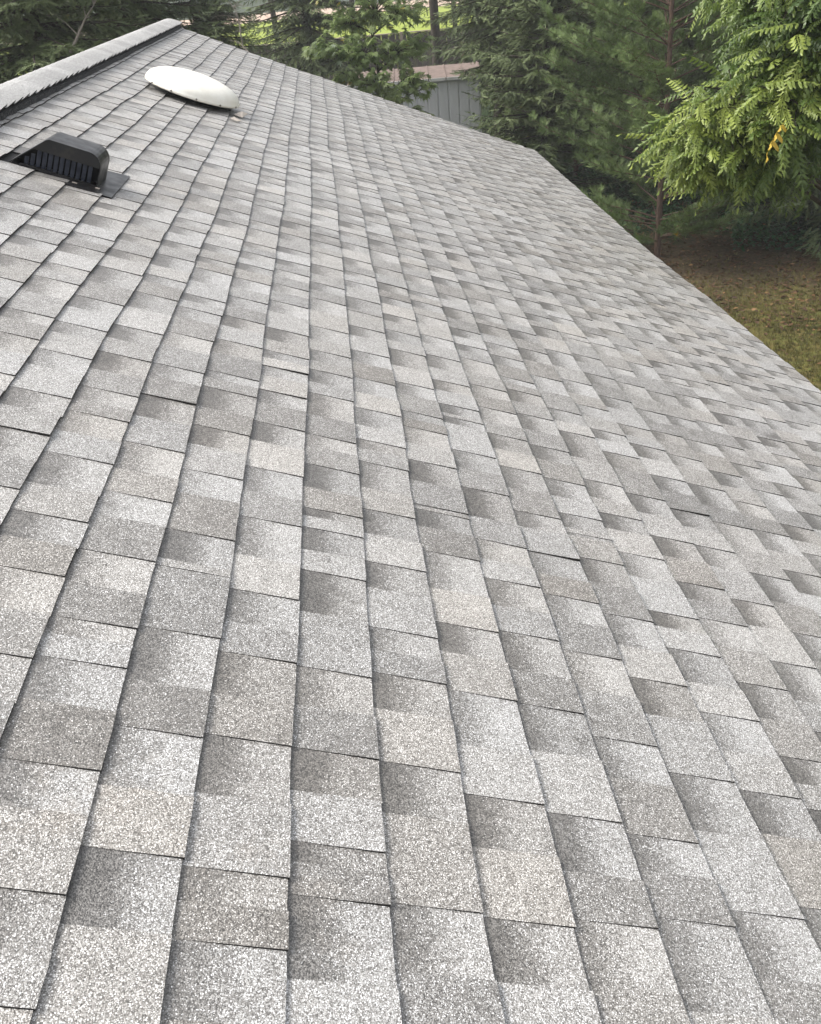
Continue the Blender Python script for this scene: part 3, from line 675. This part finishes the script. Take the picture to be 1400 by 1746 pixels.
place_tree('spruce_tree', SPB, xy(525, 60, 30), .7, 1.05, 'dark spruce just left of the maple, in front of the fence', G)
place_tree('spruce_tree', SPB, xy(860, 60, 30), 5.1, 1.15, 'dark spruce with a thick trunk behind the right end of the shed', G)
place_tree('spruce_tree', SPC, xy(925, 150, 20.5), 1.0, .95, 'layered dark green spruce just right of the grey shed', G)
place_tree('pine_tree', PIN, xy(1127, 300, 17.0), .5, 1.0, 'soft needled pine with a thin reddish trunk, left of the walnut', G)
place_tree('spruce_tree', SPD, xy(852, 150, 22.3), 2.2, 1.0, 'spruce whose boughs droop over the shed roof, dark trunk beside the shed wall', G)
place_tree('pine_tree', PIN, xy(985, 60, 23.5), 3.3, 1.0, 'soft needled pine farther back, between the layered spruce and the red trunked pine', G)
place_tree('spruce_tree', SPA, xy(1040, 60, 27), 2.5, 1.0, 'spruce seen behind the left half of the red trunked pine', G)
place_tree('spruce_tree', SPB, xy(1205, 60, 23), 3.6, 1.1, 'shadowy spruce between the red trunked pine and the walnut', G)
place_tree('spruce_tree', SPA, xy(1330, 60, 21.5), .9, 1.1, 'spruce in deep shade behind the walnut foliage', G)
place_tree('spruce_tree', SPA, xy(1480, 60, 19), 5.0, 1.15, 'dark spruce at the right edge of the picture, low branches over ivy', G)

# bare trunks standing by the fence
def bare_trunk(u, dist, r0, H, lean, label):
    p = at(u, 30, dist); q = np.linspace(0, 1, 9); pts = np.stack([lean * q + .04 * np.sin(q * 7), .05 * np.sin(q * 5), H * q], 1)
    e = empty('tree', (p[0], p[1], 0), label, 'tree', 'thin trunks by the fence')
    paths = [(pts, r0 * (1 - .5 * q))]; V, T = tubes(paths, 8); link(fast_mesh('trunk', V, T, M_BARK), 'trunk', e)
    r = np.random.default_rng(int(u)); br = []; P, D, S = [], [], []
    for k in range(26):
        z = r.uniform(2.6, H); a = r.uniform(0, 6.28); L = r.uniform(.8, 2.0); qq = np.linspace(0, 1, 5)
        b = np.stack([math.cos(a) * L * qq + lean * z / H, math.sin(a) * L * qq, z + L * (.05 * qq - .35 * qq ** 2)], 1); br.append((b, .018 * (1 - .85 * qq)))
        for j in range(int(14 * L)):
            f = r.uniform(.35, 1); c = np.array([np.interp(f, qq, b[:, i]) for i in range(3)]); P.append(c + r.normal(0, .10, 3)); D.append(r.normal(0, 1, 3) * (1, 1, .3) + (0, 0, -.4)); S.append(r.uniform(1, 1.8))
    V, T = tubes(br, 4); tag(link(fast_mesh('branches', V, T, M_BARK), 'branches', e), kind='stuff')
    tv, tt = needle_twig(seed=3); P, D, S = map(np.array, (P, D, S)); V, T = scatter(tv, tt, P, frames(D), S)
    tag(link(fast_mesh('crown', V, T, M_SPR, tone_for(P, len(tv), r)), 'crown', e), kind='stuff')
bare_trunk(738, 33, .17, 8, .1, 'thick dark trunk at the top, between the maple and the bright lawn gap')
bare_trunk(774, 38, .10, 8, .0, 'slim trunk against the bright lawn above the shed roof')
bare_trunk(811, 40, .05, 8, .1, 'very thin trunk against the bright lawn, right of the slim one')
bare_trunk(470, 38, .12, 8, -.2, 'trunk standing before the lawn gap left of the maple')
bare_trunk(600, 39, .12, 8, .1, 'trunk half hidden by the left part of the maple')

# dead grey limbs poking over the ridge
def dead_limb(pix, dist, label, seed):
    r = np.random.default_rng(seed); P = [at(u, v, dist + .1 * k) for k, (u, v) in enumerate(pix)]; e = P[0]; P = [p - e for p in P]
    n = len(P); paths = [(P, np.linspace(.022, .006, n))]
    for k in range(1, n):
        for j in range(3):
            d = (P[k] - P[k - 1]) * .6 + r.normal(0, .16, 3); paths.append((np.array([P[k], P[k] + d * .5, P[k] + d + (0, 0, -.05)]), np.array([.008, .005, .002])))
    V, T = tubes(paths, 5); o = link(fast_mesh('dead_branch', V, T, M_TWIG), 'dead_branch', loc=e); tag(o, label, 'branch')
dead_limb([(426, 92), (414, 78), (410, 55), (406, 30), (398, 12)], 20.5, 'dead grey limb leaning over the rake near the lawn gap', 1)
dead_limb([(120, 90), (133, 60), (146, 30), (160, 8)], 14.3, 'bare grey limb inside the spruces above the ridge', 2)

# leaf templates
def maple_leaf_t(seed=0):
    r = np.random.default_rng(seed); out = []
    for a, l in ((-90, .10), (-128, .30), (-150, .34), (-100 + 270 - 6, .0),): pass
    ang = [(-100, .25), (-140, .40), (-115 - 55, .22), (170, .62), (150, .30), (128, .72), (108, .36), (90, .95), (72, .36), (52, .72), (30, .30), (10, .62), (-10, .22), (-40, .40), (-80, .25)]
    V = [(0, 0, 0)] + [(math.sin(math.radians(0)) + l * math.cos(math.radians(a)), l * math.sin(math.radians(a)), -.22 * l * l * (1 + .3 * r.normal())) for a, l in ang]
    V = np.array(V)[:, [1, 0, 2]]; V[:, 0] += .15
    T = [(0, k, k + 1) for k in range(1, len(ang))] + [(0, len(ang), 1)]
    return V * .075, np.array(T)
def walnut_leaf_t(seed=0, pairs=8, L=.46):
    r = np.random.default_rng(seed); V, T = [], []; cur = r.uniform(.2, .85); bz = lambda f: np.array([L * (math.sin(cur * f) / cur), .06 * r0 * f * f, -L * (1 - math.cos(cur * f)) / cur]); r0 = r.uniform(-1, 1)
    for k in range(8):                                # rachis
        a, b = bz(k / 8), bz((k + 1) / 8); w = .0022; b0 = len(V); V += [a + (0, w, 0), a - (0, w, 0), b - (0, w, 0), b + (0, w, 0)]; T += [(b0, b0 + 1, b0 + 2), (b0, b0 + 2, b0 + 3)]
    def leaflet(p, d, l, w):
        d = d / np.linalg.norm(d); s = np.cross(d, [0, 0, 1]); s /= np.linalg.norm(s); u = np.cross(s, d); b0 = len(V)
        V.extend([p, p + d * l * .28 + s * w + u * .25 * w, p + d * l * .65 + s * w * .8 - u * .02, p + d * l - u * .12 * l, p + d * l * .65 - s * w * .8 - u * .02, p + d * l * .28 - s * w + u * .25 * w, p + d * l * .45 - u * .2 * w])
        for a, c in ((0, 1), (1, 2), (2, 3), (3, 4), (4, 5), (5, 0)): T.append((b0 + a, b0 + c, b0 + 6))
    for k in range(pairs):
        f = .16 + .80 * k / pairs; t = bz(f + .02) - bz(f); t /= np.linalg.norm(t)
        for sg in (-1, 1):
            if r.random() < .04: continue
            d = t * .55 + sg * np.array([0, .85, 0]) + np.array([0, 0, -.28 + r.normal() * .13]); l = .092 * (1 - .35 * abs(f - .55)) * r.uniform(.85, 1.12); leaflet(bz(f + r.uniform(-.01, .01)), d, l, l * .15)
    leaflet(bz(1), bz(1) - bz(.95), .08, .012)
    return np.array(V), np.array(T)

def leafy_tree(name, base, clusters, leaf_fn, m, tmesh_n, label, trunk_r, leaves_per, spread, single_px, seed, tone_kw, sizes=(.8, 1.2), hang=.35, barkm=None, hub_z=None, limbr=.03, dens=1.0):
    """clusters: (centre, radius). A limb runs from the trunk to each cluster, twigs carry the leaves."""
    r = np.random.default_rng(seed); e = empty(name, base, label, 'tree', G); base = np.array(base, float); paths = []; P, D, S = [], [], []
    top = max(c[0][2] for c in clusters); hub = hub_z
    H = top + .6; q = np.linspace(0, 1, 10); paths_t = [(np.stack([.08 * np.sin(q * 5), .06 * np.sin(q * 4), H * q], 1), trunk_r * (1 - .75 * q))]
    for c, rad, cnt in clusters:
        c = np.array(c) - base; zs = max(.5, c[2] - .45 * math.hypot(c[0], c[1])); s = np.array([0, 0, min(zs, H * .95)])
        q = np.linspace(0, 1, 8)[:, None]; arc = s + (c - s) * q + np.array([0, 0, .22 * np.linalg.norm(c - s)]) * (q * (1 - q))
        paths.append((arc, limbr * (1 - .8 * q[:, 0])))
        for k in range(int(cnt * dens)):
            off = r.normal(0, 1, 3); off = off / np.linalg.norm(off) * rad * r.random() ** .45; off[2] *= .8; tip = c + off
            j = r.integers(4, 8); st = arc[j]; mid = (st + tip) / 2 + (0, 0, .06); tw = np.array([st, mid, tip]); paths.append((tw, np.array([.007, .005, .002])))
            out = tip - s; out[2] = 0; out /= np.linalg.norm(out) + 1e-6
            for u in range(leaves_per):
                f = .45 + .55 * (u + r.random()) / leaves_per; p = (1 - f) ** 2 * st + 2 * f * (1 - f) * mid + f * f * tip
                d = out * .5 + r.normal(0, .75, 3); d[2] = -hang + .3 * r.normal(); P.append(p); D.append(d); S.append(r.uniform(*sizes))
    P, D, S = np.array(P), np.array(D), np.array(S); FR = frames(D, r.normal(0, .35, len(D)))
    V, T = tubes(paths_t, 10); link(fast_mesh('trunk', V, T, barkm or M_BARK), 'trunk', e)
    V, T = tubes(paths, 5); tag(link(fast_mesh('branches', V, T, barkm or M_BARK), 'branches', e), kind='stuff')
    # nearest leaves singly, the rest joined
    def vis(p):
        u, v, d = proj(p + base); return d if (d > 0 and -20 < u < 1420 and -20 < v < 700) else 1e9
    dist = np.array([vis(p) for p in P]); order = np.argsort(dist); one = order[:300]; rest = order[300:]
    tones = tone_for(P + base, 1, r, **tone_kw); vars_ = []
    for k in range(tmesh_n):
        tv, tt = leaf_fn(seed + k); tn = [(k + .5) / tmesh_n, 0, 0]
        if tone_kw.get('pale') and k == tmesh_n - 1: tn = [.8, 0, .9]
        vars_.append(fast_mesh('leaf', tv, tt, m, np.tile(tn, (len(tv), 1))))
    rank = np.argsort(np.argsort(tones[one, 0])) * (tmesh_n - (1 if tone_kw.get('pale') else 0)) // len(one)
    for a, k in enumerate(one):
        vi = int(rank[a]) if not tones[k, 2] else tmesh_n - 1
        o = bpy.data.objects.new('leaf', vars_[vi]); COL.objects.link(o); o.parent = e
        M = Matrix([list(row * S[k]) + [P[k][i]] for i, row in enumerate(FR[k])] + [[0, 0, 0, 1]]); o.matrix_local = M
    VV, TT, TN = [], [], []; off = 0
    for k in range(4):
        sel = rest[k::4]; tv, tt = leaf_fn(seed + k); V, T = scatter(tv, tt, P[sel], FR[sel], S[sel]); VV.append(V); TT.append(T + off); TN.append(np.repeat(tones[sel], len(tv), axis=0)); off += len(V)
    tag(link(fast_mesh('foliage', np.concatenate(VV), np.concatenate(TT), m, np.concatenate(TN)), 'foliage', e), kind='stuff')
    return e, vars_
def cl(u, v, d, rad, cnt): return (at(u, v, d), rad, cnt)
mb = at(640, 200, 18.5); 
leafy_tree('maple_tree', (mb[0] + .1, mb[1], 0), [cl(640, 20, 18.3, .55, 34), cl(590, 40, 18.4, .5, 30), cl(690, 25, 18.5, .5, 26), cl(560, 85, 17.6, .38, 24), cl(615, 90, 18, .45, 34), cl(680, 90, 18.2, .45, 32), cl(720, 75, 18.6, .3, 14), cl(590, 130, 17.8, .35, 26), cl(640, 145, 17.7, .4, 32), cl(700, 140, 18, .38, 26), cl(728, 150, 17.9, .2, 8), cl(670, 175, 17.8, .35, 22), cl(712, 195, 17.9, .3, 12), cl(650, -60, 18.5, .9, 40), cl(560, -40, 18.5, .6, 24), cl(535, 85, 17.9, .2, 9), cl(610, 190, 17.8, .4, 20)],
           maple_leaf_t, M_MAPLE, 7, 'young broadleaf maple with pale leaf undersides beside the grey shed', .05, 10, .4, 0, 51, dict(lo=.35, hi=1.0, yellow=.012, pale=.05), sizes=(1.0, 1.75), hang=.35, limbr=.02, dens=1.3)
wb = at(1500, 300, 10.5)
wal, wvars = leafy_tree('walnut_tree', (wb[0], wb[1], 0), [cl(1185, 235, 7.6, .34, 15), cl(1175, 265, 7.8, .24, 8), cl(1250, 180, 7.6, .40, 19), cl(1240, 250, 7.6, .34, 15), cl(1310, 255, 7.8, .34, 13), cl(1320, 180, 7.5, .42, 19), cl(1310, 290, 7.9, .18, 5), cl(1340, 110, 7.8, .42, 18), cl(1290, 20, 8.0, .40, 16), cl(1360, 20, 7.8, .5, 20), cl(1390, 90, 7.6, .42, 16), cl(1390, 150, 7.6, .30, 10), cl(1270, -30, 8.1, .40, 14), cl(1400, -50, 8.0, .6, 18), cl(1350, 200, 8.2, .32, 9), cl(1440, 30, 8.4, .6, 18), cl(1375, 100, 8.6, .45, 12), cl(1300, 110, 8.4, .4, 12), cl(1260, 215, 8.3, .4, 10)],
           walnut_leaf_t, M_WAL, 6, 'walnut tree with long drooping feather-like leaves hanging in from the right', .14, 4, .4, 0, 71, dict(lo=.10, hi=1.0, yellow=.006), sizes=(.50, .84), hang=.08, limbr=.03, dens=1.9)
tv, tt = walnut_leaf_t(5, pairs=3, L=.20); p = at(1340, 205, 6.9) - np.array([wb[0], wb[1], 0])
yl = link(fast_mesh('leaf', tv, tt, M_WAL, np.tile([.8, .85, 0], (len(tv), 1))), 'leaf', wal, tuple(p)); yl.rotation_euler = (.3, .9, 2.4); yl['label'] = 'yellow leaf'

# ================================================================ GROUND COVER
def blade_t():
    V = []; T = []
    r = np.random.default_rng(5)
    for k in range(5):
        a = r.uniform(0, 6.28); p = np.array([r.normal(0, .02), r.normal(0, .02), 0]); w = .004; h = r.uniform(.03, .06); l = r.uniform(.01, .04)
        d = np.array([math.cos(a), math.sin(a), 0]); s = np.array([-d[1], d[0], 0]); b0 = len(V); V += [p - s * w, p + s * w, p + d * l + (0, 0, h)]; T.append((b0, b0 + 1, b0 + 2))
    return np.array(V), np.array(T)
def region(n, u0, u1, d0, d1, r):                   # points on the ground by bearing and distance from the house corner
    az = r.uniform(math.radians(u0), math.radians(u1), n); d = np.sqrt(r.uniform(d0 ** 2, d1 ** 2, n)); return np.stack([CAM[0] + np.sin(az) * d, np.cos(az) * d, np.zeros(n)], 1)
r = np.random.default_rng(9)
P = region(42000, 14, 38, 9.5, 19, r); P = P[(P[:, 1] + .15 * P[:, 0] + r.normal(0, .9, len(P))) < 15.0]
tv, tt = blade_t(); a = r.uniform(0, 6.28, len(P)); M = frames(np.stack([np.cos(a), np.sin(a), 0 * a], 1)); V, T = scatter(tv, tt, P, M, r.uniform(.7, 1.3, len(P)))
tag(link(fast_mesh('grass', V, T, M_GRASS, tone_for(P, len(tv), r, 0, 1)), 'grass'), kind='stuff')
lv = np.array([(-.04, 0, .006), (0, -.022, .012), (.045, 0, .004), (0, .022, .014), (0, 0, 0)]); lt = np.array([(0, 1, 4), (1, 2, 4), (2, 3, 4), (3, 0, 4)])
P = np.concatenate([region(9000, 10, 40, 13.5, 21, r), region(700, 14, 38, 9.5, 15, r)]); P[:, 2] = r.uniform(.005, .03, len(P))
a = r.uniform(0, 6.28, len(P)); M = frames(np.stack([np.cos(a), np.sin(a), r.normal(0, .2, len(P))], 1), r.normal(0, .3, len(P))); V, T = scatter(lv, lt, P, M, r.uniform(.5, 1.15, len(P)))
tn = np.clip(r.beta(2, 4.0, len(P)) + (r.random(len(P)) < .006) * .5, 0, 1); tag(link(fast_mesh('fallen_leaves', V, T, M_LITTER, np.repeat(np.stack([tn, tn, tn], 1), len(lv), axis=0)), 'fallen_leaves'), kind='stuff')
iv = np.array([(0, 0, 0), (.035, -.03, .01), (.07, 0, -.006), (.035, .03, .01)]); it = np.array([(0, 1, 2), (0, 2, 3)])
P = np.concatenate([region(16000, 22, 42, 17.3, 23, r), region(9000, 6, 24, 18.5, 27, r)]); P[:, 2] = r.uniform(.02, .22, len(P)) ** 1.0
a = r.uniform(0, 6.28, len(P)); M = frames(np.stack([np.cos(a), np.sin(a), r.normal(0, .4, len(P))], 1), r.normal(0, .5, len(P))); V, T = scatter(iv, it, P, M, r.uniform(.7, 1.5, len(P)))
tag(link(fast_mesh('ivy_ground_cover', V, T, M_IVY, tone_for(P, len(iv), r, 0, 1)), 'ivy_ground_cover'), kind='stuff')
hz, hf = box_vf((-60, -12, -1), (60, 135, 11.5)); hm = bpy.data.materials.new('thin_haze'); hm.use_nodes = True; hn = hm.node_tree
hn.nodes.remove(hn.nodes['Principled BSDF']); vol = hn.nodes.new('ShaderNodeVolumePrincipled'); vol.inputs['Density'].default_value = HAZE; vol.inputs['Color'].default_value = (.93, .95, .95, 1)
hn.links.new(vol.outputs[0], hn.nodes['Material Output'].inputs['Volume']); tag(mesh_obj('haze', hz, hf, hm), kind='stuff')
print('tris', sum(len(o.data.polygons) for o in bpy.data.objects if o.type == 'MESH'), 'patches', len(patches), 'cuts', sum(len(v) for v in cut.values()), 'boards', nb)
